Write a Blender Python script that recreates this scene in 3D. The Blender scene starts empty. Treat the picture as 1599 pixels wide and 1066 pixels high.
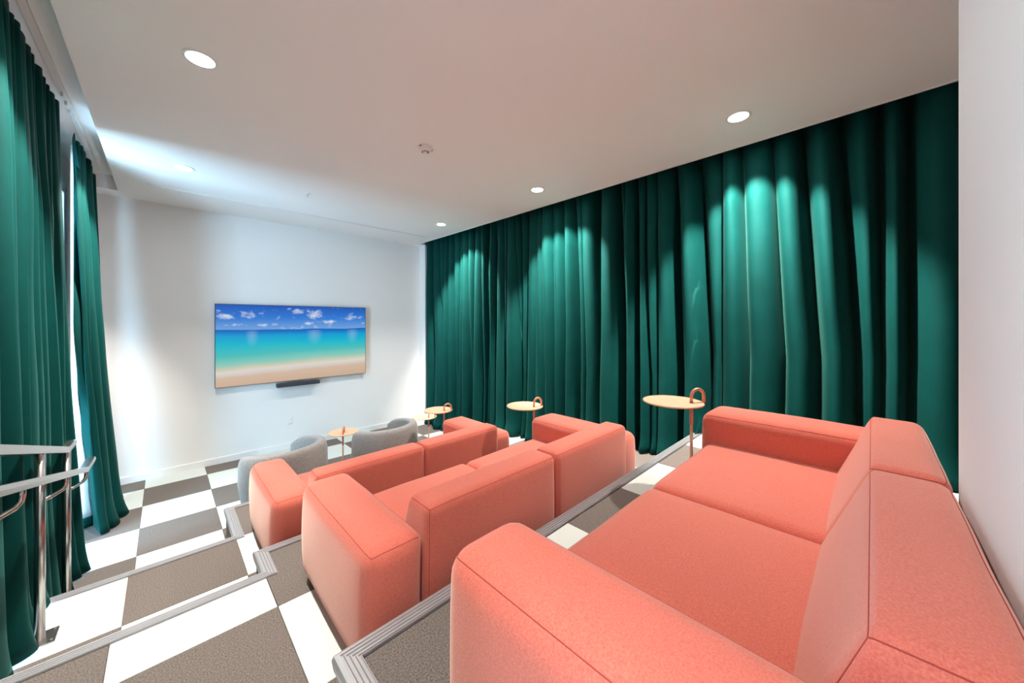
import bpy, bmesh, math, random
from mathutils import Vector, Matrix, noise as mnoise

# ------------------------------------------------------------------ units
# plan units are floor tiles (0.6 m); heights are measured from the eye level
T = 0.6
H0, H1, H2, H3 = 3.514, 2.977, 2.465, 1.889      # eye height above the four floor levels
HC = 2.68                                         # ceiling above the eye
S = bpy.context.scene
COL = S.collection
PI = math.pi

def W(x, y, z):
    return Vector((x * T, y * T, (z + H0) * T))

# ------------------------------------------------------------------ camera
cam_data = bpy.data.cameras.new('camera')
cam = bpy.data.objects.new('camera', cam_data)
COL.objects.link(cam)
cam.location = W(0, 0, 0)
cam.rotation_euler = (math.radians(90), 0, -0.777)
cam_data.sensor_width = 36
cam_data.sensor_fit = 'HORIZONTAL'
cam_data.lens = 552.0 / 1599 * 36
cam_data.shift_y = -31.1 / 1599
cam_data.clip_start = 0.02
S.camera = cam

# ------------------------------------------------------------------ world, lights, exposure
EXPOSURE = -0.12
WASH_W = 660.0
DOWN_W = 300.0
GLOW_W = 11.0
WINDOW_W = 1150.0
REAR_FILL_W = 8.0
S.view_settings.view_transform = 'Standard'
S.view_settings.look = 'None'
S.view_settings.gamma = 1
S.view_settings.use_curve_mapping = False
S.view_settings.exposure = EXPOSURE

world = bpy.data.worlds.new('sky')
S.world = world
world.use_nodes = True
wn = world.node_tree
wn.nodes.clear()
wo = wn.nodes.new('ShaderNodeOutputWorld')
wb = wn.nodes.new('ShaderNodeBackground')
wr = wn.nodes.new('ShaderNodeValToRGB')
ws = wn.nodes.new('ShaderNodeSeparateXYZ')
wt = wn.nodes.new('ShaderNodeTexCoord')
wm = wn.nodes.new('ShaderNodeMapRange')
wm.inputs['From Min'].default_value = -1
wn.links.new(wt.outputs['Generated'], ws.inputs[0])
wn.links.new(ws.outputs['Z'], wm.inputs['Value'])
wn.links.new(wm.outputs[0], wr.inputs[0])
wr.color_ramp.elements[0].position = 0.45
wr.color_ramp.elements[0].color = (0.55, 0.66, 0.72, 1)
wr.color_ramp.elements[1].position = 0.75
wr.color_ramp.elements[1].color = (0.36, 0.62, 0.95, 1)
wn.links.new(wr.outputs[0], wb.inputs['Color'])
wb.inputs['Strength'].default_value = 1.0
wn.links.new(wb.outputs[0], wo.inputs['Surface'])

def area_light(name, loc, rot, sx, sy, watts, color):
    d = bpy.data.lights.new(name, 'AREA')
    d.shape = 'RECTANGLE'
    d.size, d.size_y = sx, sy
    d.energy = watts
    d.color = color
    o = bpy.data.objects.new(name, d)
    COL.objects.link(o)
    o.location = loc
    o.rotation_euler = rot
    return o

# daylight arriving through the window wall on the left
area_light('window_daylight', W(-4.2, 5.3, -.5), (0, math.radians(-90), 0), 3.6, 3.4, WINDOW_W, (0.48, 0.78, 1.0))
# added soft fill from the rear, stands for no fixture of the room
area_light('rear_fill_light', W(4.4, -2.6, 2.4), (math.radians(38), 0, 0), 2.4, 1.2, REAR_FILL_W, (1.0, 0.95, 0.9))

# ------------------------------------------------------------------ materials
def new_mat(name):
    m = bpy.data.materials.new(name)
    m.use_nodes = True
    nt = m.node_tree
    return m, nt, nt.nodes['Principled BSDF']

def simple(name, col, rough=0.5, metal=0.0, sheen=0.0, bump=None, var=0.0, scale=8.0, spec=None):
    m, nt, b = new_mat(name)
    b.inputs['Base Color'].default_value = (*col, 1)
    b.inputs['Roughness'].default_value = rough
    b.inputs['Metallic'].default_value = metal
    if spec is not None:
        b.inputs['Specular IOR Level'].default_value = spec
    if sheen:
        b.inputs['Sheen Weight'].default_value = sheen
    tc = nt.nodes.new('ShaderNodeTexCoord')
    if var:
        n = nt.nodes.new('ShaderNodeTexNoise')
        n.inputs['Scale'].default_value = scale
        n.inputs['Detail'].default_value = 3
        nt.links.new(tc.outputs['Object'], n.inputs['Vector'])
        mx = nt.nodes.new('ShaderNodeMix')
        mx.data_type = 'RGBA'
        mx.inputs['A'].default_value = (*[c * (1 - var) for c in col], 1)
        mx.inputs['B'].default_value = (*[min(1, c * (1 + var)) for c in col], 1)
        nt.links.new(n.outputs['Fac'], mx.inputs['Factor'])
        nt.links.new(mx.outputs['Result'], b.inputs['Base Color'])
    if bump:
        n2 = nt.nodes.new('ShaderNodeTexNoise')
        n2.inputs['Scale'].default_value = bump[0]
        n2.inputs['Detail'].default_value = 2
        nt.links.new(tc.outputs['Object'], n2.inputs['Vector'])
        bp = nt.nodes.new('ShaderNodeBump')
        bp.inputs['Strength'].default_value = bump[1]
        bp.inputs['Distance'].default_value = bump[2]
        nt.links.new(n2.outputs['Fac'], bp.inputs['Height'])
        nt.links.new(bp.outputs[0], b.inputs['Normal'])
    return m

def speckle(name, c1, c2, scale, lo=0.4, hi=0.6, rough=0.9, sheen=0.0, sheen_tint=None, bump=0.0):
    """two-tone melange made of fine noise"""
    m, nt, b = new_mat(name)
    tc = nt.nodes.new('ShaderNodeTexCoord')
    n = nt.nodes.new('ShaderNodeTexNoise')
    n.inputs['Scale'].default_value = scale
    n.inputs['Detail'].default_value = 4
    n.inputs['Roughness'].default_value = 0.7
    nt.links.new(tc.outputs['Object'], n.inputs['Vector'])
    r = nt.nodes.new('ShaderNodeValToRGB')
    r.color_ramp.elements[0].position = lo
    r.color_ramp.elements[0].color = (*c1, 1)
    r.color_ramp.elements[1].position = hi
    r.color_ramp.elements[1].color = (*c2, 1)
    nt.links.new(n.outputs['Fac'], r.inputs[0])
    nt.links.new(r.outputs[0], b.inputs['Base Color'])
    b.inputs['Roughness'].default_value = rough
    b.inputs['Specular IOR Level'].default_value = 0.2
    if sheen:
        b.inputs['Sheen Weight'].default_value = sheen
        b.inputs['Sheen Roughness'].default_value = 0.45
        if sheen_tint:
            b.inputs['Sheen Tint'].default_value = (*sheen_tint, 1)
    if bump:
        bp = nt.nodes.new('ShaderNodeBump')
        bp.inputs['Strength'].default_value = bump
        bp.inputs['Distance'].default_value = 0.002
        nt.links.new(n.outputs['Fac'], bp.inputs['Height'])
        nt.links.new(bp.outputs[0], b.inputs['Normal'])
    return m

M = {}
M['wall'] = simple('wall_paint', (0.82, 0.815, 0.80), 0.75, bump=(60, 0.05, 0.002))
M['ceiling'] = simple('ceiling_paint', (0.90, 0.88, 0.86), 0.7, bump=(50, 0.05, 0.002))
M['trim'] = simple('trim_paint', (0.82, 0.82, 0.80), 0.4)
M['pocket_shade'] = simple('pocket_shade_black', (0.02, 0.02, 0.02), 0.9)  # near-black colour stands in for the shade inside the curtain pocket
M['subfloor'] = simple('subfloor', (0.30, 0.26, 0.23), 0.9)
M['tile_dark'] = speckle('dark_carpet', (0.075, 0.062, 0.054), (0.215, 0.186, 0.165), 170, 0.36, 0.64, rough=0.95, bump=0.4)
M['tile_white'] = simple('white_vinyl', (0.56, 0.60, 0.565), 0.42, bump=(120, 0.04, 0.001), spec=0.35)
M['riser'] = speckle('riser_carpet', (0.15, 0.12, 0.105), (0.26, 0.22, 0.195), 190, 0.35, 0.66, rough=0.95)
M['nosing'] = simple('brushed_aluminium', (0.42, 0.42, 0.43), 0.42, metal=0.6)
M['nosing_insert'] = simple('nosing_insert', (0.34, 0.335, 0.335), 0.6, metal=0.3)
M['coral'] = speckle('coral_wool', (0.56, 0.112, 0.074), (0.72, 0.20, 0.145), 220, 0.33, 0.7, rough=0.95, sheen=0.65, sheen_tint=(1.0, 0.78, 0.68), bump=0.35)
M['seam'] = simple('coral_piping', (0.38, 0.05, 0.038), 0.9)
M['stitch'] = simple('pale_stitching', (0.88, 0.42, 0.33), 0.9)
M['skid'] = simple('dark_skid', (0.02, 0.017, 0.015), 0.5)
M['velvet'] = simple('green_velvet', (0.0008, 0.040, 0.036), 0.75, sheen=0.08, var=0.2, scale=5, spec=0.08, bump=(25, 0.15, 0.004))
M['velvet'].node_tree.nodes['Principled BSDF'].inputs['Sheen Tint'].default_value = (0.25, 0.85, 0.7, 1)
M['velvet'].node_tree.nodes['Principled BSDF'].inputs['Sheen Roughness'].default_value = 0.35
M['lining'] = simple('white_lining', (0.82, 0.85, 0.88), 0.8)
M['grey_wool'] = speckle('grey_boucle', (0.20, 0.19, 0.18), (0.40, 0.38, 0.36), 120, 0.35, 0.65, rough=0.95, sheen=0.3, bump=0.5)
M['peach'] = simple('peach_powder_coat', (0.74, 0.44, 0.28), 0.55)
M['copper'] = simple('copper_pole', (0.62, 0.27, 0.18), 0.4, metal=0.35)
M['steel'] = simple('polished_steel', (0.50, 0.47, 0.455), 0.25, metal=1.0)
M['black'] = simple('black_plastic', (0.012, 0.012, 0.014), 0.4)
M['soundbar'] = simple('charcoal_mesh', (0.035, 0.04, 0.05), 0.6)
M['bezel'] = simple('dark_bezel', (0.03, 0.022, 0.02), 0.4)
M['white_plastic'] = simple('white_plastic', (0.82, 0.82, 0.80), 0.35)
M['red_dot'] = simple('red_lens', (0.5, 0.03, 0.03), 0.4)
M['frame'] = simple('window_frame_paint', (0.62, 0.68, 0.74), 0.4)

def terrazzo():
    m, nt, b = new_mat('terrazzo')
    tc = nt.nodes.new('ShaderNodeTexCoord')
    v = nt.nodes.new('ShaderNodeTexVoronoi')
    v.inputs['Scale'].default_value = 90
    nt.links.new(tc.outputs['Object'], v.inputs['Vector'])
    r = nt.nodes.new('ShaderNodeValToRGB')
    r.color_ramp.elements[0].color = (0.45, 0.36, 0.32, 1)
    r.color_ramp.elements[0].position = 0.18
    r.color_ramp.elements[1].color = (0.80, 0.78, 0.76, 1)
    r.color_ramp.elements[1].position = 0.32
    nt.links.new(v.outputs['Distance'], r.inputs[0])
    nt.links.new(r.outputs[0], b.inputs['Base Color'])
    b.inputs['Roughness'].default_value = 0.5
    return m
M['terrazzo'] = terrazzo()

def glass_mat():
    m = bpy.data.materials.new('window_glass')
    m.use_nodes = True
    nt = m.node_tree
    nt.nodes.clear()
    o = nt.nodes.new('ShaderNodeOutputMaterial')
    mix = nt.nodes.new('ShaderNodeMixShader')
    t = nt.nodes.new('ShaderNodeBsdfTransparent')
    t.inputs[0].default_value = (0.93, 0.97, 1, 1)
    g = nt.nodes.new('ShaderNodeBsdfGlossy')
    g.inputs['Roughness'].default_value = 0.02
    mix.inputs[0].default_value = 0.06
    nt.links.new(t.outputs[0], mix.inputs[1])
    nt.links.new(g.outputs[0], mix.inputs[2])
    nt.links.new(mix.outputs[0], o.inputs['Surface'])
    return m
M['glass'] = glass_mat()

def emit(name, col, strength):
    m, nt, b = new_mat(name)
    b.inputs['Base Color'].default_value = (*col, 1)
    b.inputs['Emission Color'].default_value = (*col, 1)
    b.inputs['Emission Strength'].default_value = strength
    return m
M['lamp'] = emit('lamp_lens', (1.0, 0.96, 0.9), 25)

def screen_mat():
    """the beach picture shown on the screen; UV 0..1"""
    m, nt, b = new_mat('screen_picture')
    L = nt.links.new
    uv = nt.nodes.new('ShaderNodeUVMap')
    sep = nt.nodes.new('ShaderNodeSeparateXYZ')
    L(uv.outputs[0], sep.inputs[0])
    # shoreline tilts down to the left a little
    tilt = nt.nodes.new('ShaderNodeMath'); tilt.operation = 'MULTIPLY_ADD'
    L(sep.outputs['X'], tilt.inputs[0]); tilt.inputs[1].default_value = 0.06
    wav = nt.nodes.new('ShaderNodeTexNoise'); wav.noise_dimensions = '2D'
    wav.inputs['Scale'].default_value = 4
    L(uv.outputs[0], wav.inputs['Vector'])
    wm_ = nt.nodes.new('ShaderNodeMath'); wm_.operation = 'MULTIPLY_ADD'
    L(wav.outputs['Fac'], wm_.inputs[0]); wm_.inputs[1].default_value = -0.03
    L(sep.outputs['Y'], wm_.inputs[2])
    sub = nt.nodes.new('ShaderNodeMath'); sub.operation = 'ADD'
    # amount of tilt fades out towards the horizon
    fade = nt.nodes.new('ShaderNodeMapRange')
    fade.inputs['From Min'].default_value = 0.6; fade.inputs['From Max'].default_value = 0.2
    L(sep.outputs['Y'], fade.inputs['Value'])
    mul = nt.nodes.new('ShaderNodeMath'); mul.operation = 'MULTIPLY'
    tilt.inputs[2].default_value = -0.045
    L(tilt.outputs[0], mul.inputs[0]); L(fade.outputs[0], mul.inputs[1])
    neg = nt.nodes.new('ShaderNodeMath'); neg.operation = 'SUBTRACT'
    L(wm_.outputs[0], neg.inputs[0]); L(mul.outputs[0], neg.inputs[1])
    ramp = nt.nodes.new('ShaderNodeValToRGB')
    cr = ramp.color_ramp
    stops = [(0.0, (0.60, 0.42, 0.30)), (0.13, (0.66, 0.49, 0.37)), (0.155, (0.66, 0.58, 0.52)), (0.20, (0.72, 0.68, 0.63)),
             (0.235, (0.62, 0.60, 0.44)), (0.28, (0.28, 0.60, 0.50)), (0.38, (0.07, 0.52, 0.50)), (0.50, (0.005, 0.48, 0.62)),
             (0.60, (0.003, 0.34, 0.66)), (0.672, (0.002, 0.11, 0.50)), (0.682, (0.16, 0.36, 0.72)), (0.82, (0.03, 0.20, 0.66)), (1.0, (0.006, 0.085, 0.46))]
    cr.elements[0].position = 0; cr.elements[0].color = (*stops[0][1], 1)
    cr.elements[1].position = 1; cr.elements[1].color = (*stops[-1][1], 1)
    for p, c in stops[1:-1]:
        e = cr.elements.new(p); e.color = (*c, 1)
    L(neg.outputs[0], ramp.inputs[0])
    # clouds: hand placed soft blobs broken up by noise
    n = nt.nodes.new('ShaderNodeTexNoise'); n.noise_dimensions = '2D'
    n.inputs['Scale'].default_value = 16; n.inputs['Detail'].default_value = 5; n.inputs['Roughness'].default_value = 0.6
    mp = nt.nodes.new('ShaderNodeMapping'); mp.inputs['Scale'].default_value = (1.0, 0.85, 1)
    L(uv.outputs[0], mp.inputs[0]); L(mp.outputs[0], n.inputs['Vector'])
    acc = None
    for (cx, cy, rx, ry, k) in [(0.05, .86, .07, .05, .9), (0.20, .86, .08, .05, 1), (0.05, .92, .05, .02, .6), (0.09, .75, .07, .03, .6), (0.24, .74, .05, .03, .7), (0.35, .75, .05, .025, .7),
                                (0.47, .94, .08, .04, .9), (0.60, .90, .07, .10, 1.1), (0.56, .76, .05, .04, .7), (0.71, .79, .10, .035, .8), (0.89, .86, .06, .06, 1.0), (0.98, .76, .04, .03, .7), (0.46, .84, .03, .015, .6), (0.5, .72, .6, .03, .35), (.74, .88, .03, .015, .5)]:
        a = nt.nodes.new('ShaderNodeVectorMath'); a.operation = 'SUBTRACT'
        L(uv.outputs[0], a.inputs[0]); a.inputs[1].default_value = (cx, cy, 0)
        c_ = nt.nodes.new('ShaderNodeVectorMath'); c_.operation = 'DIVIDE'
        L(a.outputs[0], c_.inputs[0]); c_.inputs[1].default_value = (rx, ry, 1)
        ln = nt.nodes.new('ShaderNodeVectorMath'); ln.operation = 'LENGTH'
        L(c_.outputs[0], ln.inputs[0])
        mr = nt.nodes.new('ShaderNodeMapRange')
        mr.inputs['From Min'].default_value = 1.3; mr.inputs['From Max'].default_value = 0.0
        mr.inputs['To Max'].default_value = k
        L(ln.outputs['Value'], mr.inputs['Value'])
        if acc is None:
            acc = mr.outputs[0]
        else:
            mx_ = nt.nodes.new('ShaderNodeMath'); mx_.operation = 'MAXIMUM'
            L(acc, mx_.inputs[0]); L(mr.outputs[0], mx_.inputs[1]); acc = mx_.outputs[0]
    am = nt.nodes.new('ShaderNodeMath'); am.operation = 'MULTIPLY_ADD'
    L(n.outputs['Fac'], am.inputs[0]); am.inputs[1].default_value = 2.4; am.inputs[2].default_value = -1.2
    ad = nt.nodes.new('ShaderNodeMath'); ad.operation = 'ADD'; ad.use_clamp = True
    L(am.outputs[0], ad.inputs[0]); L(acc, ad.inputs[1])
    cut = nt.nodes.new('ShaderNodeMapRange')
    cut.inputs['From Min'].default_value = 0.38; cut.inputs['From Max'].default_value = 1.0; cut.inputs['To Max'].default_value = 0.8
    L(ad.outputs[0], cut.inputs['Value'])
    gate = nt.nodes.new('ShaderNodeMath'); gate.operation = 'GREATER_THAN'
    L(sep.outputs['Y'], gate.inputs[0]); gate.inputs[1].default_value = 0.69
    m2 = nt.nodes.new('ShaderNodeMath'); m2.operation = 'MULTIPLY'
    L(cut.outputs[0], m2.inputs[0]); L(gate.outputs[0], m2.inputs[1])
    # pale cloud reflections on the sea
    acc2 = None
    for (cx, rx) in [(0.60, .06), (0.89, .05), (0.2, .04)]:
        a = nt.nodes.new('ShaderNodeVectorMath'); a.operation = 'SUBTRACT'
        L(uv.outputs[0], a.inputs[0]); a.inputs[1].default_value = (cx, 0.62, 0)
        c_ = nt.nodes.new('ShaderNodeVectorMath'); c_.operation = 'DIVIDE'
        L(a.outputs[0], c_.inputs[0]); c_.inputs[1].default_value = (rx, 0.16, 1)
        ln = nt.nodes.new('ShaderNodeVectorMath'); ln.operation = 'LENGTH'
        L(c_.outputs[0], ln.inputs[0])
        mr = nt.nodes.new('ShaderNodeMapRange'); mr.inputs['From Min'].default_value = 1; mr.inputs['From Max'].default_value = 0; mr.inputs['To Max'].default_value = .2
        L(ln.outputs['Value'], mr.inputs['Value'])
        if acc2 is None: acc2 = mr.outputs[0]
        else:
            mx_ = nt.nodes.new('ShaderNodeMath'); mx_.operation = 'MAXIMUM'
            L(acc2, mx_.inputs[0]); L(mr.outputs[0], mx_.inputs[1]); acc2 = mx_.outputs[0]
    inv = nt.nodes.new('ShaderNodeMath'); inv.operation = 'LESS_THAN'
    L(sep.outputs['Y'], inv.inputs[0]); inv.inputs[1].default_value = 0.675
    m3 = nt.nodes.new('ShaderNodeMath'); m3.operation = 'MULTIPLY'
    L(acc2, m3.inputs[0]); L(inv.outputs[0], m3.inputs[1])
    tot = nt.nodes.new('ShaderNodeMath'); tot.operation = 'MAXIMUM'
    L(m2.outputs[0], tot.inputs[0]); L(m3.outputs[0], tot.inputs[1])
    mix = nt.nodes.new('ShaderNodeMix'); mix.data_type = 'RGBA'
    L(tot.outputs[0], mix.inputs['Factor']); L(ramp.outputs[0], mix.inputs['A'])
    mix.inputs['B'].default_value = (0.72, 0.76, 0.85, 1)
    b.inputs['Base Color'].default_value = (0.01, 0.01, 0.01, 1)
    b.inputs['Roughness'].default_value = 0.3
    b.inputs['Specular IOR Level'].default_value = 0.2
    L(mix.outputs['Result'], b.inputs['Emission Color'])
    b.inputs['Emission Strength'].default_value = 1.05
    return m
M['screen'] = screen_mat()

# ------------------------------------------------------------------ object helpers
def link(name, me, parent=None, loc=None):
    o = bpy.data.objects.new(name, me)
    COL.objects.link(o)
    if parent is not None:
        o.parent = parent
    if loc is not None:
        o.location = loc
    return o

def from_data(name, verts, faces, mat, parent=None, loc=None, smooth=False):
    me = bpy.data.meshes.new(name)
    me.from_pydata([tuple(v) for v in verts], [], faces)
    me.materials.append(M[mat])
    if smooth:
        me.polygons.foreach_set('use_smooth', [True] * len(me.polygons))
    me.update()
    return link(name, me, parent, loc)

def bm_obj(name, bm, mat, parent=None, loc=None, smooth=False, recalc=True):
    if recalc:
        bmesh.ops.recalc_face_normals(bm, faces=bm.faces[:])
    me = bpy.data.meshes.new(name)
    bm.to_mesh(me)
    bm.free()
    me.materials.append(M[mat])
    if smooth:
        me.polygons.foreach_set('use_smooth', [True] * len(me.polygons))
    return link(name, me, parent, loc)

def add_box(bm, x0, x1, y0, y1, z0, z1, bevel=0.0, seg=2):
    """box in metres"""
    r = bmesh.ops.create_cube(bm, size=1)
    vs = r['verts']
    for v in vs:
        v.co = Vector((x0 + (v.co.x + .5) * (x1 - x0), y0 + (v.co.y + .5) * (y1 - y0), z0 + (v.co.z + .5) * (z1 - z0)))
    if bevel:
        es = list({e for v in vs for e in v.link_edges})
        bmesh.ops.bevel(bm, geom=es, offset=bevel, segments=seg, profile=0.5, affect='EDGES')

def wbox(bm, x0, x1, y0, y1, z0, z1, bevel=0.0):
    """box given in plan units, world placed"""
    a = W(x0, y0, z0); b = W(x1, y1, z1)
    add_box(bm, a.x, b.x, a.y, b.y, a.z, b.z, bevel)

def struct(name, boxes, mat, parent=None, bevel=0.0):
    bm = bmesh.new()
    for b in boxes:
        wbox(bm, *b, bevel=bevel)
    o = bm_obj(name, bm, mat, parent)
    if parent is None:
        o['kind'] = 'structure'
    return o

def empty(name, loc, label, cat, group=None, rz=0.0):
    o = bpy.data.objects.new(name, None)
    COL.objects.link(o)
    o.location = loc
    o.rotation_euler = (0, 0, rz)
    o.empty_display_size = 0.1
    o['label'] = label
    o['category'] = cat
    if group:
        o['group'] = group
    return o

def tag(o, label, cat, group=None):
    o['label'] = label
    o['category'] = cat
    if group:
        o['group'] = group
    return o

def tube_data(pts, r, n=8, closed=False, cap=True):
    """verts/faces of a tube through pts (Vectors, metres)"""
    verts, faces = [], []
    m = len(pts)
    up = Vector((0, 0, 1))
    prev = None
    for i, p in enumerate(pts):
        a = pts[(i - 1) % m] if (closed or i > 0) else p
        b = pts[(i + 1) % m] if (closed or i < m - 1) else p
        d = (b - a).normalized()
        if prev is None:
            q = up if abs(d.z) < 0.9 else Vector((1, 0, 0))
            u = d.cross(q).normalized()
        else:
            u = (prev - d * prev.dot(d)).normalized()
        prev = u
        w = d.cross(u)
        rr = r[i] if isinstance(r, (list, tuple)) else r
        for k in range(n):
            an = 2 * PI * k / n
            verts.append(p + u * math.cos(an) * rr + w * math.sin(an) * rr)
    segs = m if closed else m - 1
    for i in range(segs):
        j = (i + 1) % m
        for k in range(n):
            l = (k + 1) % n
            faces.append((i * n + k, i * n + l, j * n + l, j * n + k))
    if cap and not closed:
        faces.append(tuple(reversed(range(n))))
        faces.append(tuple((m - 1) * n + k for k in range(n)))
    return verts, faces

def merge(parts):
    V, F = [], []
    for v, f in parts:
        o = len(V)
        V += list(v)
        F += [tuple(i + o for i in q) for q in f]
    return V, F

def lathe_data(profile, n=32, center=(0, 0)):
    """profile: list of (radius, z) metres"""
    V, F = [], []
    for r, z in profile:
        for k in range(n):
            a = 2 * PI * k / n
            V.append((center[0] + r * math.cos(a), center[1] + r * math.sin(a), z))
    for i in range(len(profile) - 1):
        for k in range(n):
            l = (k + 1) % n
            F.append((i * n + k, i * n + l, (i + 1) * n + l, (i + 1) * n + k))
    F.append(tuple(reversed(range(n))))
    F.append(tuple((len(profile) - 1) * n + k for k in range(n)))
    return V, F

def nz(x, y=0.0, z=0.0):
    return mnoise.noise(Vector((x, y, z)))

# ------------------------------------------------------------------ structure
Y_TV = 11.329
# platform bodies (floor levels)
NOSE = [(None, None, H0), (6.17, 7.19, H1), (4.17, 4.60, H2), (1.55, 2.10, H3)]   # aisle nose Y, platform nose Y, level
XS = 0.70      # side edge of the seating platforms
XR = 6.95
XL = -1.25
TT = 0.012 / T  # tile thickness in plan units
floor = struct('floor', [
    (XL, XR, -4.2, Y_TV + .1, -H0 - .3, -H0 - TT),
    (XL, XS, -4.2, 6.17, -H0 - TT, -H1 - TT), (XS, XR, -4.2, 7.19, -H0 - TT, -H1 - TT),
    (XL, XS, -4.2, 4.17, -H1 - TT, -H2 - TT), (XS, XR, -4.2, 4.60, -H1 - TT, -H2 - TT),
    (XL, XS, -4.2, 1.55, -H2 - TT, -H3 - TT), (XS, XR, -4.2, 2.10, -H2 - TT, -H3 - TT)], 'riser')

def tile(x0, x1, y0, y1, z, dark):
    g = 0.0022
    bm = bmesh.new()
    a = W(x0 + g, y0 + g, z - TT); b = W(x1 - g, y1 - g, z)
    cx, cy = (a.x + b.x) / 2, (a.y + b.y) / 2
    add_box(bm, a.x - cx, b.x - cx, a.y - cy, b.y - cy, -(b.z - a.z), 0, 0.001, 1)
    o = bm_obj('carpet_tile', bm, 'tile_dark' if dark else 'tile_white', floor, Vector((cx, cy, b.z)))
    return o

def lay(level, x0, x1, y0, y1, ybase, par, nose_x=None):
    """tiles on the grid X = -0.299+i, rows counted down from ybase"""
    for i in range(-2, 9):
        tx0, tx1 = -0.299 + i, 0.701 + i
        cx0, cx1 = max(tx0, x0), min(tx1, x1)
        if cx1 - cx0 < 0.02:
            continue
        for j in range(-3, 14):
            ty1 = ybase - j; ty0 = ty1 - 1
            cy0, cy1 = max(ty0, y0), min(ty1, y1)
            if cy1 - cy0 < 0.02:
                continue
            tile(cx0, cx1, cy0, cy1, -level, (i + j + par) % 2 == 1)

NW = 0.092     # nosing tread width
lay(H0, XL + .1, XR, 6.19, Y_TV, 11.714, 0)
lay(H1, XL + .1, XS, 4.19, 6.17 - NW, 6.139, 1)
lay(H1, XS, XR, 4.62, 7.19 - NW, 6.139, 1)
lay(H2, XL + .1, XS, 1.57, 4.17 - NW, 3.604, 1)
lay(H2, XS, XR, 2.12, 4.60 - NW, 3.604, 1)
lay(H3, XL + .1, XS, -4.1, 1.55 - NW, 2.0, 0)
lay(H3, XS, XR, -4.1, 2.10 - NW, 2.0, 0)

# grooved metal nosings (swept along the stepped edge)
def nosing(n, ya, yb, lvl):
    # profile: offset from the edge towards the platform (positive), height above the tread; plan units
    prof = [(-0.022, -0.075), (-0.030, -0.02), (-0.022, 0.008), (-0.008, 0.014)]
    x = 0.004
    for k in range(4):
        prof += [(x, 0.014), (x + .004, 0.006), (x + .012, 0.006), (x + .016, 0.014)]
        x += 0.024
    prof += [(NW - 0.004, 0.014), (NW, 0.004), (NW, -0.03), (0.0, -0.03), (0.0, -0.075)]
    path = [(XL + .1, ya), (XS, ya), (XS, yb), (XR, yb)]
    # offset directions (unit inward vectors at vertices, mitred): inward = -Y for X runs, +X for the side run
    offs = [(0, -1), (1, -1), (1, -1), (0, -1)]
    V, F = [], []
    m = len(prof)
    for (px, py), (ox, oy) in zip(path, offs):
        for (d, h) in prof:
            V.append(W(px + ox * d, py + oy * d, -lvl + h))
    for i in range(len(path) - 1):
        for k in range(m):
            l = (k + 1) % m
            F.append((i * m + k, i * m + l, (i + 1) * m + l, (i + 1) * m + k))
    F.append(tuple(range(m))); F.append(tuple((len(path) - 1) * m + k for k in reversed(range(m))))
    o = from_data('trim_%d' % n, V, F, 'nosing')
    bm = bmesh.new(); bm.from_mesh(o.data); bmesh.ops.recalc_face_normals(bm, faces=bm.faces[:]); bm.to_mesh(o.data); bm.free()
    o['kind'] = 'structure'
    return o
for n in (1, 2, 3):
    nosing(n, NOSE[n][0], NOSE[n][1], NOSE[n][2])

# walls
struct('wall_front', [(XL, 6.5, Y_TV, Y_TV + .15, -H0, HC + .5), (6.5, 6.95, 10.95, Y_TV + .15, -H0, HC + .5)], 'wall')
struct('wall_back', [(XL, 2.918, -.55, -.315, -H3, HC)], 'wall')
struct('wall_right', [(XR, XR + .15, -4.2, Y_TV + .15, -H0, 3.4)], 'pocket_shade')  # coloured black for the shade behind the curtain
struct('wall_far_back', [(XL, XR, -4.35, -4.2, -H3, HC)], 'wall')
# window wall on the left: piers and header around the glazed opening
WY0, WY1, WZ0, WZ1 = 1.2, 10.2, -H0 + .06, 2.42
struct('wall_left', [(XL - .2, XL, -4.35, WY0, -H0, 3.4), (XL - .2, XL, WY1, Y_TV + .15, -H0, 3.4),
                     (XL - .2, XL, WY0, WY1, WZ1, 3.4), (XL - .2, XL, WY0, WY1, -H0, WZ0)], 'wall')
struct('baseboard_front', [(XL + .1, 6.5, Y_TV - .03, Y_TV, -H0, -H0 + .147), (XL + .1, 6.5, Y_TV - .018, Y_TV, -H0 + .147, -H0 + .158)], 'trim')
struct('baseboard_left', [(XL, XL + .06, WY1, Y_TV, -H0, -H0 + .147)], 'trim')

# ceiling with the curtain recess at the left and the curtain slot at the right
struct('ceiling', [(-0.68, 6.28, -4.35, Y_TV, HC, HC + .4), (XL, -0.68, 10.8, Y_TV, HC, HC + .4),
                   (XL, -0.68, -4.35, 10.8, 2.96, HC + .4), (6.28, XR, -4.35, Y_TV, 3.08, 3.2), (6.28, 6.95, 10.95, Y_TV, HC, 3.1)], 'ceiling')
struct('trim_4', [(6.255, 6.285, -4.2, 10.95, HC - .012, HC + .05)], 'trim')
struct('trim_5', [(6.285, 6.30, -4.2, 10.95, HC + .0, 3.08)], 'pocket_shade')  # black strip puts the slot's shade into its side face
# slot of the roll-down screen in the ceiling
struct('trim_6', [(-.25, 5.95, 9.86, 9.885, HC - .012, HC + .002), (-.25, 5.95, 9.915, 9.94, HC - .012, HC + .002)], 'trim')
struct('trim_7', [(-.25, 5.95, 9.885, 9.915, HC - .003, HC + .002)], 'nosing_insert')

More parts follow.
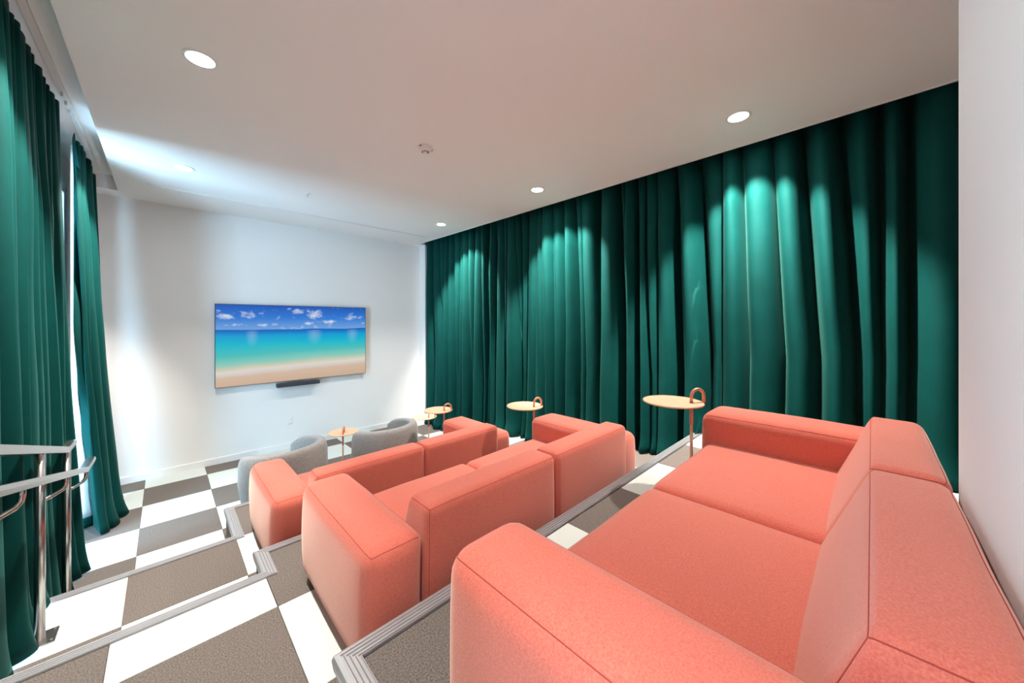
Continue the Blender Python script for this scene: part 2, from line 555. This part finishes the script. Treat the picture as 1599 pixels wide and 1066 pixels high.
# window
win = struct('window_1', [(XL - .12, XL - .02, WY0, WY1, WZ0, WZ0 + .12), (XL - .12, XL - .02, WY0, WY1, WZ1 - .14, WZ1)], 'frame')
for y in (WY0, 3.95, 6.75, WY1 - .14):
    bm = bmesh.new(); wbox(bm, XL - .12, XL - .02, y, y + .14, WZ0 + .12, WZ1 - .14, 0.004)
    bm_obj('mullion', bm, 'frame', win)
for z in (.62, -1.15):
    bm = bmesh.new(); wbox(bm, XL - .11, XL - .01, WY0 + .14, WY1 - .14, z, z + .13, 0.004)
    bm_obj('transom', bm, 'frame', win)
for (y0, y1) in ((WY0 + .14, 3.95), (4.09, 6.75), (6.89, WY1 - .14)):
    for (z0, z1) in ((WZ0 + .12, -1.15), (-1.02, .62), (.75, WZ1 - .14)):
        bm = bmesh.new(); wbox(bm, XL - .075, XL - .065, y0, y1, z0, z1)
        bm_obj('pane', bm, 'glass', win)

# ------------------------------------------------------------------ curtains
def floor_at(y, x):
    ya = (lambda k: NOSE[k][1] if x > XS else NOSE[k][0])
    if y > ya(1): return -H0
    if y > ya(2): return -H1
    if y > ya(3): return -H2
    return -H3

def velvet_sheet(name, y0, y1, xtop, xbot, ztop, period, amp, seed, side, label, cat, nrow=44, shift=None, deep=1.0):
    """hanging cloth along Y made of rounded pleats parted by creases and deep valleys.
    side=+1: the room lies towards +X, -1: towards -X"""
    rnd = random.Random(int(seed * 100))
    b = [y0]
    while b[-1] < y1 - period * .5:
        b.append(b[-1] + period * rnd.uniform(.50, 1.55))
    b[-1] = y1
    nf = len(b) - 1
    drift = [0.0]
    for k in range(1, nf):
        drift.append(period * rnd.uniform(-.42, .42) + .30 * nz(b[k] * .5, seed))
    drift.append(0.0)
    depth = [amp * (rnd.uniform(.25, .7) if rnd.random() < (.33 if y0 > 0 else .12) else rnd.uniform(1.8, 3.2)) * deep for _ in range(nf + 1)]
    gws = [(.045 if side < 0 else .03) * (rnd.uniform(.8, 1.3) if depth[q] < amp * 1.5 * deep else rnd.uniform(1.2, 2.6)) for q in range(nf + 1)]
    depth[0] = depth[-1] = amp * .1
    bulge = [amp * rnd.uniform(.55, 1.35) for _ in range(nf)]
    lean = [rnd.uniform(-.28, .28) for _ in range(nf)]
    US = [0, .03, .07, .12, .18, .26, .35, .45, .55, .65, .74, .82, .88, .93, .97]
    cols = [(k, u) for k in range(nf) for u in US] + [(nf - 1, 1.0)]
    V, F = [], []
    for (k, u) in cols:
        for j in range(nrow + 1):
            t = j / nrow
            g = min(1, t * 1.3 + .05)
            def bd(q):
                w = .10 * nz(b[q] * .8, t * 1.6, seed + 2) * t if 0 < q < nf else 0
                return b[q] + drift[q] * g ** 1.3 + w
            c0, c1 = bd(k), bd(k + 1)
            if c1 < c0 + .05:
                m_ = (c0 + c1) / 2; c0, c1 = m_ - .025, m_ + .025
            wdt = (c1 - c0)
            y = c0 + wdt * u
            am = bulge[k] * (.55 + .45 * min(1, t * 4)) * (1 + .45 * nz(k * 1.7, t * 1.8, seed)) * min(1.25, wdt / period + .35)
            dd0 = depth[k] * min(1, .35 + t * 3) * (.75 + .5 * nz(k * 2.3, t * 1.5, seed + 1) + .25)
            dd1 = depth[k + 1] * min(1, .35 + t * 3) * (.75 + .5 * nz((k + 1) * 2.3, t * 1.5, seed + 1) + .25)
            sv = max(0.0, math.sin(PI * min(1, max(0, u + lean[k] * u * (1 - u))))) ** .62
            cap = .32 if side < 0 else .17
            dd0, dd1 = min(dd0, cap), min(dd1, cap)
            w0 = math.exp(-(u * wdt / gws[k]) ** 2); w1 = math.exp(-((1 - u) * wdt / gws[k + 1]) ** 2)
            off = am * sv - dd0 * w0 - dd1 * w1
            off += .012 * nz(y * 6, t * 5, seed) + .02 * nz(y * 2.4, t * 3, seed + 5) * t
            # the bulging pleat overhangs its valleys a little
            y += (u - .5) * wdt * .10 * math.sin(PI * u)
            s = (b[k] + (b[k + 1] - b[k]) * u - y0) / (y1 - y0)
            yb = b[k] + (b[k + 1] - b[k]) * u
            xb_ = xbot(s) if callable(xbot) else xbot
            x = xtop + (xb_ - xtop) * (t ** 1.6) + side * off
            if shift:
                y = shift(y, s, t)
            zf = floor_at(y, 5 if side < 0 else -.9) + 0.02
            z = ztop + (zf - ztop) * t
            hem = max(0, (t - .93) / .07)
            x += side * (1 if side < 0 else .55) * hem ** 2 * (.05 + .07 * (nz(yb * 1.3, seed, 8) + .3))
            V.append(W(x, y, z))
    m = nrow + 1
    for i in range(len(cols) - 1):
        for j in range(nrow):
            F.append((i * m + j, i * m + j + 1, (i + 1) * m + j + 1, (i + 1) * m + j))
    o = from_data(name, V, F, 'velvet', smooth=True)
    tag(o, label, cat)
    sm = o.modifiers.new('thickness', 'SOLIDIFY')
    sm.thickness = 0.004
    return o

velvet_sheet('velvet_curtain', 1.73, 10.86, 6.54, 6.52, 3.02, .27, .12, 1.7, -1,
             'long green velvet curtain behind the side tables, nearest to the television wall', 'curtain')
velvet_sheet('velvet_curtain', -3.6, 1.70, 6.54, 6.52, 3.02, .27, .15, 6.3, -1,
             'dark green velvet curtain with deep folds behind the rearmost coral sofa', 'curtain')
velvet_sheet('velvet_curtain', 1.6, 7.5, -1.03, lambda s: -1.01 + .15 * s ** 3, 2.86, .26, .07, 3.4, 1,
             'green velvet curtain at left hanging behind the steel handrail', 'curtain', shift=lambda y, s, t: y + .30 * s ** 3 * t ** 3, deep=.7)
far_curtain = velvet_sheet('velvet_curtain', 8.62, 10.5, -.97, lambda s: -.76 + .14 * math.sin(min(1, s * 2.6) * PI / 2) - .04 * s, 2.80, .26, .065, 8.9, 1,
             'narrow green velvet curtain gathered beside the screen wall, with white lining', 'curtain', shift=lambda y, s, t: y + .22 * (1 - s) * t ** 3, deep=.7)

# leading edge of the far left curtain: folded back to show its white lining
def strip(name, fa, fb, mat, parent, z0, z1, n=40, k=6):
    V, F = [], []
    for j in range(n + 1):
        t = j / n
        z = z0 + (z1 - z0) * t
        a, b = fa(t), fb(t)
        for i in range(k + 1):
            q = i / k
            V.append(W(a[0] + (b[0] - a[0]) * q, a[1] + (b[1] - a[1]) * q - math.sin(q * PI) * .015, z))
    m = k + 1
    for j in range(n):
        for i in range(k):
            F.append((j * m + i, j * m + i + 1, (j + 1) * m + i + 1, (j + 1) * m + i))
    o = from_data(name, V, F, mat, parent, smooth=True)
    sm = o.modifiers.new('thickness', 'SOLIDIFY'); sm.thickness = 0.004
    return o

def curve(tab):
    def f(t):
        if t <= tab[0][0]: return tab[0][1:]
        for p, q in zip(tab, tab[1:]):
            if t <= q[0]:
                k = (t - p[0]) / (q[0] - p[0]); k = k * k * (3 - 2 * k)
                return (p[1] + (q[1] - p[1]) * k, p[2] + (q[2] - p[2]) * k)
        return tab[-1][1:]
    return f
e_inner = curve([(0, -1.02, 8.60), (.12, -1.05, 8.86), (.44, -1.046, 8.83), (.70, -1.04, 8.88), (.87, -1.035, 9.12), (1, -1.03, 9.27)])
e_mid = curve([(0, -1.0, 8.58), (.12, -1.02, 8.86), (.28, -1.007, 8.71), (.44, -.989, 8.52), (.60, -.963, 8.65), (.70, -.942, 8.81), (.88, -.895, 9.18), (1, -.863, 9.35)])
e_outer = curve([(0, -.95, 8.30), (.11, -.928, 8.80), (.28, -.916, 8.88), (.44, -.893, 8.78), (.70, -.837, 8.68), (.87, -.787, 8.78), (1, -.741, 8.87)])
strip('folded_edge', e_mid, e_outer, 'velvet', far_curtain, 2.8, -H0 + .03)
lin = strip('lining', lambda t: e_inner(t * .965), lambda t: e_mid(t * .965), 'lining', far_curtain, 2.7, -H0 + .22)
lin['label'] = 'white lining'
strip('hem', lambda t: e_inner(.965 + t * .035), lambda t: e_mid(.965 + t * .035), 'velvet', far_curtain, -H0 + .22, -H0 + .03, n=3)

# curtain tracks
def track(x, y0, y1, z, label):
    bm = bmesh.new()
    wbox(bm, x - .03, x + .03, y0, y1, z, z + .05, 0.002)
    o = bm_obj('curtain_track', bm, 'white_plastic')
    tag(o, label, 'curtain track')
    for k in range(4):
        y = 7.2 + k * .26
        if x < 0:
            bm = bmesh.new(); wbox(bm, x - .012, x + .012, y, y + .025, z - .05, z, 0.001)
            bm_obj('glider', bm, 'white_plastic', o)
    return o
track(-.93, 1.4, 10.5, 2.91, 'white curtain track in the ceiling recess at left')

# ------------------------------------------------------------------ soft upholstery
def soft_box(sx, sy, sz, r, puff=(0.02, 0.02, 0.03), n=10, shape=None, seed=0.0, wob=0.006):
    """rounded cushion block in plan units, lower corner at the origin.
    returns verts, faces and a function giving the surface point of a cube coordinate"""
    h = (sx / 2, sy / 2, sz / 2)
    r = min(r, min(h) * .95)
    def axis(hh):
        a = [-hh, -hh + r * .15, -hh + r * .4, -hh + r * .75]
        inner = [-hh + r * 1.05 + (2 * hh - 2.1 * r) * k / n for k in range(n + 1)]
        return a + inner + [-v for v in reversed(a)]
    ax = [axis(v) for v in h]
    def surf(q):
        c = [max(-(h[i] - r), min(h[i] - r, q[i])) for i in range(3)]
        d = Vector([q[i] - c[i] for i in range(3)])
        if d.length < 1e-9:
            d = Vector((0, 0, 1))
        nrm = d.normalized()
        p = Vector(c) + nrm * r
        u = [p[i] / h[i] for i in range(3)]
        u = [max(-1, min(1, a)) for a in u]
        e = [1 - a * a for a in u]
        p = Vector((p.x + nrm.x * puff[0] * (e[1] * e[2]) ** .6,
                    p.y + nrm.y * puff[1] * (e[0] * e[2]) ** .6,
                    p.z + nrm.z * puff[2] * (e[0] * e[1]) ** .6 if nrm.z > 0 else p.z))
        w = wob * nz(p.x * 2.2 + seed, p.y * 2.2, p.z * 2.2 + seed * 1.7)
        p += nrm * w
        p += Vector(h)
        if shape:
            p = shape(p)
        return p
    V, F, idx = [], [], {}
    def vid(i, j, k):
        key = (i, j, k)
        if key not in idx:
            idx[key] = len(V)
            V.append(surf((ax[0][i], ax[1][j], ax[2][k])))
        return idx[key]
    N = [len(a) - 1 for a in ax]
    for i in range(N[0]):
        for j in range(N[1]):
            F.append((vid(i, j, 0), vid(i, j + 1, 0), vid(i + 1, j + 1, 0), vid(i + 1, j, 0)))
            F.append((vid(i, j, N[2]), vid(i + 1, j, N[2]), vid(i + 1, j + 1, N[2]), vid(i, j + 1, N[2])))
    for i in range(N[0]):
        for k in range(N[2]):
            F.append((vid(i, 0, k), vid(i + 1, 0, k), vid(i + 1, 0, k + 1), vid(i, 0, k + 1)))
            F.append((vid(i, N[1], k), vid(i, N[1], k + 1), vid(i + 1, N[1], k + 1), vid(i + 1, N[1], k)))
    for j in range(N[1]):
        for k in range(N[2]):
            F.append((vid(0, j, k), vid(0, j, k + 1), vid(0, j + 1, k + 1), vid(0, j + 1, k)))
            F.append((vid(N[0], j, k), vid(N[0], j + 1, k), vid(N[0], j + 1, k + 1), vid(N[0], j, k + 1)))
    return V, F, surf, ax, h

def loop_on(surf, ax, h, kind):
    """polyline on the cushion along the edges of its top ('top') or of an end face ('x0')"""
    q = []
    if kind == 'top':
        q += [(x, -h[1], h[2]) for x in ax[0]]
        q += [(h[0], y, h[2]) for y in ax[1][1:]]
        q += [(x, h[1], h[2]) for x in reversed(ax[0][:-1])]
        q += [(-h[0], y, h[2]) for y in reversed(ax[1][1:-1])]
    else:
        sx = -h[0] if kind == 'x0' else h[0]
        q += [(sx, y, -h[2]) for y in ax[1]]
        q += [(sx, h[1], z) for z in ax[2][1:]]
        q += [(sx, y, h[2]) for y in reversed(ax[1][:-1])]
        q += [(sx, -h[1], z) for z in reversed(ax[2][1:-1])]
    return [surf(p) for p in q]

def cushion(name, parent, pos, size, r, puff, shape=None, seed=0, seams=('top',), n=10, mat='coral', wob=0.006):
    V, F, surf, ax, h = soft_box(size[0], size[1], size[2], r, puff, n, shape, seed, wob)
    P = Vector(pos)
    o = from_data(name, [(v) * T for v in V], F, mat, parent, P * T, smooth=True)
    for kind in seams:
        pts = [(p) * T for p in loop_on(surf, ax, h, kind)]
        tv, tf = tube_data(pts, 0.0013, 5, closed=True)
        s = from_data('piping', tv, tf, 'seam', o, smooth=True)
        s['label'] = 'dark red seam'
    return o

SOFA_W, SOFA_D = 3.80, 1.60
def sofa(X, Y, lvl, label, seed):
    root = empty('modular_sofa', W(X, Y, -lvl), label, 'sofa', 'coral sofas on the stepped platforms')
    zb = 0.055
    # seats
    hs = .60
    cushion('seat', root, (.40, .30, zb), (1.50, 1.22, hs - zb), .085, (.0, .02, .035), seed=seed, n=12, seams=())
    cushion('seat', root, (1.90, .30, zb), (1.42, 1.22, hs - zb), .085, (.0, .02, .035), seed=seed + 3, n=12, seams=())
    # armrests
    def arm_shape(side):
        def f(p):
            # outer side bellies a little, inner top shoulder is softer
            b = math.sin(max(0, min(1, p.z / .87)) * PI)
            return Vector((p.x + side * -.012 * b, p.y, p.z))
        return f
    cushion('armrest', root, (0.0, .0, zb), (.43, 1.56, .92 - zb), .105, (.028, .03, .015), arm_shape(1), seed + 1, n=14)
    cushion('armrest', root, (3.25, .02, zb), (.55, 1.54, .92 - zb), .105, (.028, .03, .015), arm_shape(-1), seed + 2, n=14)
    # backrests: upright behind, leaning in front
    ht = 1.085 - zb
    def back_shape(p):
        k = max(0, min(1, (p.z - .50) / .53))
        y = p.y
        if y > .24:
            y = .24 + (y - .24) * (1 - .80 * k)
        return Vector((p.x, y, p.z))
    cushion('backrest', root, (.44, -.015, zb), (1.505, .50, ht), .07, (.012, .02, .012), back_shape, seed + 5, ('top', 'x0'), n=14)
    cushion('backrest', root, (1.955, -.015, zb), (1.50, .50, ht), .07, (.012, .02, .012), back_shape, seed + 7, ('top', 'x1'), n=14)
    # plinth feet
    for (x, y) in ((.10, .12), (.10, 1.30), (1.82, .12), (1.82, 1.30), (3.58, .12), (3.58, 1.30)):
        bm = bmesh.new()
        add_box(bm, x * T, (x + .14) * T, y * T, (y + .16) * T, 0, (zb + .01) * T, 0.002, 1)
        bm_obj('foot', bm, 'skid', root)
    return root
sofa(.885, 4.77, H1, 'front coral wool sofa of the three, on the lowest platform behind the grey armchairs', 2.0)
sofa(.945, 2.30, H2, 'middle coral wool sofa of the three, between the front one and the rearmost one', 11.0)
sofa(.855, -.275, H3, 'rearmost coral wool sofa of the three, its back against the white wall', 23.0)

# ------------------------------------------------------------------ grey tub armchairs
def armchair(x, y, lvl, rz, label, r=.56, hmax=1.16, seed=0):
    root = empty('tub_armchair', W(x, y, -lvl), label, 'armchair', 'grey tub armchairs facing the screen', rz)
    th = .20
    # swept wall: angle 0 = rear (-Y); the ring opens at the front
    n = 56; m = 20
    V, F = [], []
    A = math.radians(128)
    for i in range(n + 1):
        a = -A + 2 * A * i / n
        e = abs(a) / A
        top = hmax * (1 - .10 * e ** 2) - .10 * max(0, (e - .82) / .18) ** 2
        fl = 1 + .05 * math.cos(a)
        for k in range(m):
            q = 2 * PI * k / m
            # superellipse section: u across thickness, w height
            cu, sw = math.cos(q), math.sin(q)
            u = math.copysign(abs(cu) ** .55, cu) * th / 2
            w = math.copysign(abs(sw) ** .35, sw)
            z = .07 + (top - .07) * (w + 1) / 2
            zz = z / top
            rad = (r + u + .07 * math.sin(zz * PI * .9) - .02 + .06 * zz) * fl
            end = max(0, (e - .9) / .1)
            rad = rad + (r + .03 - rad) * end ** 2 * .55
            V.append(Vector((rad * math.sin(a), -rad * math.cos(a), z)) * T)
    for i in range(n):
        for k in range(m):
            l = (k + 1) % m
            F.append((i * m + k, i * m + l, (i + 1) * m + l, (i + 1) * m + k))
    F.append(tuple(range(m))); F.append(tuple(n * m + k for k in reversed(range(m))))
    o = from_data('back_shell', V, F, 'grey_wool', root, smooth=True)
    bm = bmesh.new(); bm.from_mesh(o.data); bmesh.ops.recalc_face_normals(bm, faces=bm.faces[:]); bm.to_mesh(o.data); bm.free()
    # seat cushion: rounded disc
    R = r - .02
    prof = [(R * .9, .10), (R, .16), (R * 1.0, .55), (R * .97, .63), (R * .88, .67), (R * .5, .695), (.02, .70)]
    v, f = lathe_data([(a * T, b * T) for a, b in prof], 36)
    from_data('seat', v, f, 'grey_wool', root, smooth=True)
    v, f = lathe_data([(R * .75 * T, 0.0), (R * .75 * T, .11 * T)], 24)
    from_data('base', v, f, 'skid', root)
    return root
armchair(1.66, 8.05, H0, math.radians(28), 'left grey upholstered tub armchair, in front of the left end of the front sofa')
armchair(3.68, 8.02, H0, math.radians(20), 'right grey upholstered tub armchair, between two peach side tables')

# ------------------------------------------------------------------ side tables
def side_table(x, y, lvl, px, py, label, rz):
    """x,y: centre of the top; px,py: where the pole stands"""
    root = empty('side_table', W(px, py, -lvl), label, 'side table', 'round peach side tables with a loop handle')
    cx, cy = (x - px) * T, (y - py) * T
    h = 1.0 * T
    r = .313 * T
    v, f = lathe_data([(r - .002, h - .0045), (r, h - .003), (r, h + .003), (r - .0012, h + .0045), (r - .004, h + .0012), (.002, h + .001)], 48, (cx, cy))
    from_data('tabletop', v, f, 'peach', root)
    v, f = tube_data([Vector((0, 0, .08)), Vector((0, 0, h * .77))], .0095, 14)
    from_data('pole', v, f, 'peach', root, smooth=True)
    v, f = tube_data([Vector((0, 0, h * .77)), Vector((0, 0, h * .775)), Vector((0, 0, h))], .0115, 14)
    from_data('pole_sleeve', v, f, 'copper', root, smooth=True)
    # loop handle: leaves the tabletop above the pole, bends over and comes back down
    d = Vector((math.cos(rz), math.sin(rz), 0))
    wd, ht = .098, .078
    pts = [Vector((0, 0, h)), Vector((0, 0, h + ht * .5))]
    for k in range(13):
        a = PI * k / 12
        pts.append(d * (wd / 2 - wd / 2 * math.cos(a)) + Vector((0, 0, h + ht * .5 + wd / 2 * math.sin(a))))
    pts.append(d * wd + Vector((0, 0, h + .001)))
    v, f = tube_data(pts, .0105, 12)
    from_data('handle', v, f, 'copper', root, smooth=True)
    # terrazzo weight under the top
    R = .105
    prof = [(R * .72, 0), (R * .93, .012), (R, .045), (R * .95, .08), (R * .80, .112), (R * .55, .134), (R * .25, .146), (.012, .150)]
    v, f = lathe_data(prof, 32, (cx * .35, cy * .35))
    from_data('base', v, f, 'terrazzo', root, smooth=True)
    return root
side_table(4.03, 1.55, H3, 4.03 + .075, 1.55 - .17, 'peach side table in front of the rearmost sofa, nearest of the tables', math.radians(-30))
side_table(4.467, 4.225, H2, 4.52, 4.06, 'peach side table standing between the middle sofa and the curtain', math.radians(-10))
side_table(4.365, 6.791, H1, 4.42, 6.64, 'peach side table beyond the right end of the front sofa, by the curtain', math.radians(-15))
side_table(4.90, 8.277, H0, 4.93, 8.12, 'peach side table at the right of the right armchair', math.radians(-25))
side_table(2.898, 8.427, H0, 2.83, 8.24, 'peach side table between the two grey armchairs', math.radians(62))

# ------------------------------------------------------------------ television and soundbar
tv = empty('television', W(2.70, 11.21, -1.63), 'large flat television on the far wall showing a tropical beach', 'television')
def local(o, x, y, z):
    return W(x, y, z) - o.location
x0, x1, z0, z1 = .875, 4.535, -1.632, .437
a = local(tv, x0, 11.21, z0); b = local(tv, x1, 11.25, z1)
bm = bmesh.new()
add_box(bm, a.x, b.x, a.y, b.y, a.z, b.z, 0.002, 1)
bm_obj('bezel', bm, 'bezel', tv)
me = bpy.data.meshes.new('screen')
g = .012
sv = [local(tv, x0 + g, 11.205, z0 + g), local(tv, x1 - g, 11.205, z0 + g), local(tv, x1 - g, 11.205, z1 - g), local(tv, x0 + g, 11.205, z1 - g)]
me.from_pydata([tuple(v) for v in sv], [], [(0, 1, 2, 3)])
uvl = me.uv_layers.new(name='UVMap')
for i, c in enumerate([(0, 0), (1, 0), (1, 1), (0, 1)]):
    uvl.data[i].uv = c
me.materials.append(M['screen'])
link('screen', me, tv)['label'] = 'beach picture with blue sky, turquoise sea and sand'
bm = bmesh.new()
a = local(tv, 1.7, 11.25, -1.1); b = local(tv, 3.7, Y_TV, -.1)
add_box(bm, a.x, b.x, a.y, b.y, a.z, b.z)
bm_obj('wall_mount', bm, 'black', tv)

sb = empty('soundbar', W(2.66, 11.2, -1.79), 'slim dark soundbar mounted under the television', 'soundbar')
bm = bmesh.new()
a = local(sb, 2.14, 11.10, -1.775); b = local(sb, 3.19, 11.26, -1.67)
add_box(bm, a.x, b.x, a.y, b.y, a.z, b.z, 0.012, 3)
bm_obj('body', bm, 'soundbar', sb)
bm = bmesh.new()
a = local(sb, 2.55, 11.26, -1.75); b = local(sb, 2.8, Y_TV, -1.68)
add_box(bm, a.x, b.x, a.y, b.y, a.z, b.z)
bm_obj('bracket', bm, 'black', sb)

# wall outlet
ot = empty('wall_outlet', W(2.49, Y_TV, -2.75), 'small white outlet plate on the far wall below the television', 'outlet')
bm = bmesh.new(); add_box(bm, -.04, .04, -.006, 0, -.06, .06, .003, 2); bm_obj('plate', bm, 'white_plastic', ot)
for dz in (-.025, .025):
    bm = bmesh.new(); add_box(bm, -.017, .017, -.009, -.005, dz - .014, dz + .014, .002, 1); bm_obj('socket', bm, 'trim', ot)

# ------------------------------------------------------------------ ceiling fittings
def downlight(x, y, label, aim=0, power=1.0):
    root = empty('recessed_downlight', W(x, y, HC), label, 'ceiling light', 'round recessed ceiling downlights')
    R = .115 * T
    v, f = lathe_data([(R * 1.25, 0), (R * 1.25, -.004), (R * 1.02, -.006), (R * 1.0, -.001)], 32)
    from_data('trim_ring', v, f, 'white_plastic', root, smooth=False)
    v, f = lathe_data([(R * .98, -.0035), (R * .9, -.0065), (.002, -.0066)], 32)
    from_data('lens', v, f, 'lamp', root)
    for nm, watts, cone, tilt in (('wash_beam', WASH_W * (1 if aim > 0 else .62) * power, 82 if aim > 0 else 94, aim), ('down_beam', DOWN_W * power * (1 if aim > 0 else .55), 100, 0)):
        L = bpy.data.lights.new(nm, 'SPOT')
        L.energy = watts
        L.spot_size = math.radians(cone)
        L.spot_blend = .40 if tilt else .7
        L.shadow_soft_size = .035
        L.color = (1.0, .93, .855)
        lo = bpy.data.objects.new(nm, L)
        COL.objects.link(lo); lo.parent = root; lo.location = (0, 0, -.03); lo.rotation_euler = (0, -math.radians(tilt), 0)
    G = bpy.data.lights.new('downlight_glow', 'AREA')
    G.shape = 'DISK'
    G.size = .13
    G.energy = GLOW_W
    G.color = (1.0, .93, .86)
    go = bpy.data.objects.new('downlight_glow', G)
    COL.objects.link(go); go.parent = root; go.location = (0, 0, -.02)
    return root
downlight(.262, 4.804, 'middle ceiling downlight of the left row, above the steps', -26)
downlight(.241, 8.411, 'far left ceiling downlight, near the far wall', -26)
downlight(5.354, 1.221, 'nearest right-hand ceiling downlight, above the rearmost sofa', 25)
downlight(5.404, 4.762, 'middle ceiling downlight of the row along the right curtain', 25)
downlight(5.438, 8.311, 'farthest ceiling downlight of the row along the right curtain', 25)
downlight(.28, 1.20, 'left-row ceiling downlight closest to the white back wall', -26, .35)

sd = empty('smoke_detector', W(2.863, 4.816, HC), 'round white smoke detector with two red marks on the ceiling', 'smoke detector')
v, f = lathe_data([(.066, 0), (.068, -.006), (.066, -.012), (.058, -.016), (.055, -.026), (.044, -.036), (.030, -.040), (.002, -.041)], 36)
from_data('housing', v, f, 'white_plastic', sd, smooth=False)
v, f = lathe_data([(.018, -.040), (.019, -.052), (.012, -.058), (.002, -.059)], 20)
from_data('sensor_cap', v, f, 'white_plastic', sd)
for k in range(8):
    a = 2 * PI * k / 8
    bm = bmesh.new()
    add_box(bm, -.0045, .0045, -.003, .003, -.050, -.036, .0008, 1)
    o = bm_obj('vent', bm, 'black' if k % 2 else 'nosing_insert', sd, Vector((.027 * math.cos(a), .027 * math.sin(a), .0)))
    o.rotation_euler = (0, 0, a)
for a in (math.radians(200), math.radians(-10)):
    bm = bmesh.new(); add_box(bm, -.004, .004, -.012, .012, -.014, -.007, .001, 1)
    o = bm_obj('red_mark', bm, 'red_dot', sd, Vector((.066 * math.cos(a), .066 * math.sin(a), 0)))
    o.rotation_euler = (0, 0, a)

sp = empty('fire_sprinkler', W(2.135, 8.28, HC), 'small white fire sprinkler head on the ceiling', 'sprinkler')
v, f = lathe_data([(.036, 0), (.036, -.003), (.022, -.010), (.010, -.012)], 28)
from_data('escutcheon', v, f, 'white_plastic', sp)
v, f = tube_data([Vector((0, 0, -.01)), Vector((0, 0, -.045))], .006, 10)
from_data('stem', v, f, 'white_plastic', sp, smooth=True)
v, f = lathe_data([(.006, -.044), (.020, -.046), (.020, -.049), (.004, -.050)], 20)
from_data('deflector', v, f, 'white_plastic', sp)

# ------------------------------------------------------------------ handrail
def rail_z(y, z_at, y_at=5.445):
    return z_at - .258 * (y - y_at)
hr = empty('handrail', W(-.83, 5.445, -H1), 'polished steel double handrail beside the left green curtain', 'handrail')
def hpart(name, pts, rad, n=14, sm=True, mat='steel', parent=None):
    v, f = tube_data([W(*p) - hr.location for p in pts], rad, n)
    o = from_data(name, v, f, mat, parent or hr, smooth=sm)
    if parent is not None:
        pass
    return o
def flat_bar(name, pts, wd, hgt):
    """flat topped bar swept along pts"""
    V, F = [], []
    P = [W(*p) - hr.location for p in pts]
    prof = [(-wd, hgt * .1), (-wd * .8, hgt), (wd * .8, hgt), (wd, hgt * .1), (wd * .8, -hgt), (-wd * .8, -hgt)]
    for i, p in enumerate(P):
        for (u, w) in prof:
            V.append(p + Vector((u, 0, w)))
    m = len(prof)
    for i in range(len(P) - 1):
        for k in range(m):
            l = (k + 1) % m
            F.append((i * m + k, i * m + l, (i + 1) * m + l, (i + 1) * m + k))
    F.append(tuple(range(m))); F.append(tuple((len(P) - 1) * m + k for k in reversed(range(m))))
    o = from_data(name, V, F, 'steel', hr)
    bm = bmesh.new(); bm.from_mesh(o.data); bmesh.ops.recalc_face_normals(bm, faces=bm.faces[:]); bm.to_mesh(o.data); bm.free()
    return o
zt = -1.203
flat_bar('top_rail', [(-.83, 2.2, rail_z(2.2, zt)), (-.83, 6.60, rail_z(6.60, zt)), (-.83, 7.05, rail_z(6.60, zt) - .02)], .027, .021)
zl = -1.475
flat_bar('grab_rail', [(-.70, 2.2, rail_z(2.2, zl)), (-.70, 6.75, rail_z(6.75, zl)), (-.70, 7.32, rail_z(6.75, zl) - .03)], .027, .019)
for (y, lv) in ((3.90, H2), (5.445, H1), (6.72, H0)):
    hpart('post', [(-.83, y, -lv), (-.83, y, rail_z(y, zt) - .01)], .021)
    bm = bmesh.new()
    c = W(-.83, y, -lv) - hr.location
    add_box(bm, c.x - .045, c.x + .062, c.y - .07, c.y + .07, c.z, c.z + .007, .001, 1)
    pl = bm_obj('base_plate', bm, 'steel', hr)
    for (dx, dy) in ((-.03, .05), (.045, .05), (.045, -.05), (-.03, -.05)):
        v, f = lathe_data([(.007, c.z + .006), (.007, c.z + .012), (.004, c.z + .014)], 10, (c.x + dx, c.y + dy))
        from_data('bolt', v, f, 'steel', pl)
    zr = rail_z(y + .2, zl)
    zp = zr - .16
    hpart('rail_bracket', [(-.83, y, zp), (-.78, y + .08, zp + .005), (-.725, y + .17, zp + .02), (-.705, y + .2, zp + .05), (-.70, y + .205, zp + .09), (-.70, y + .205, zr)], .011, 10)
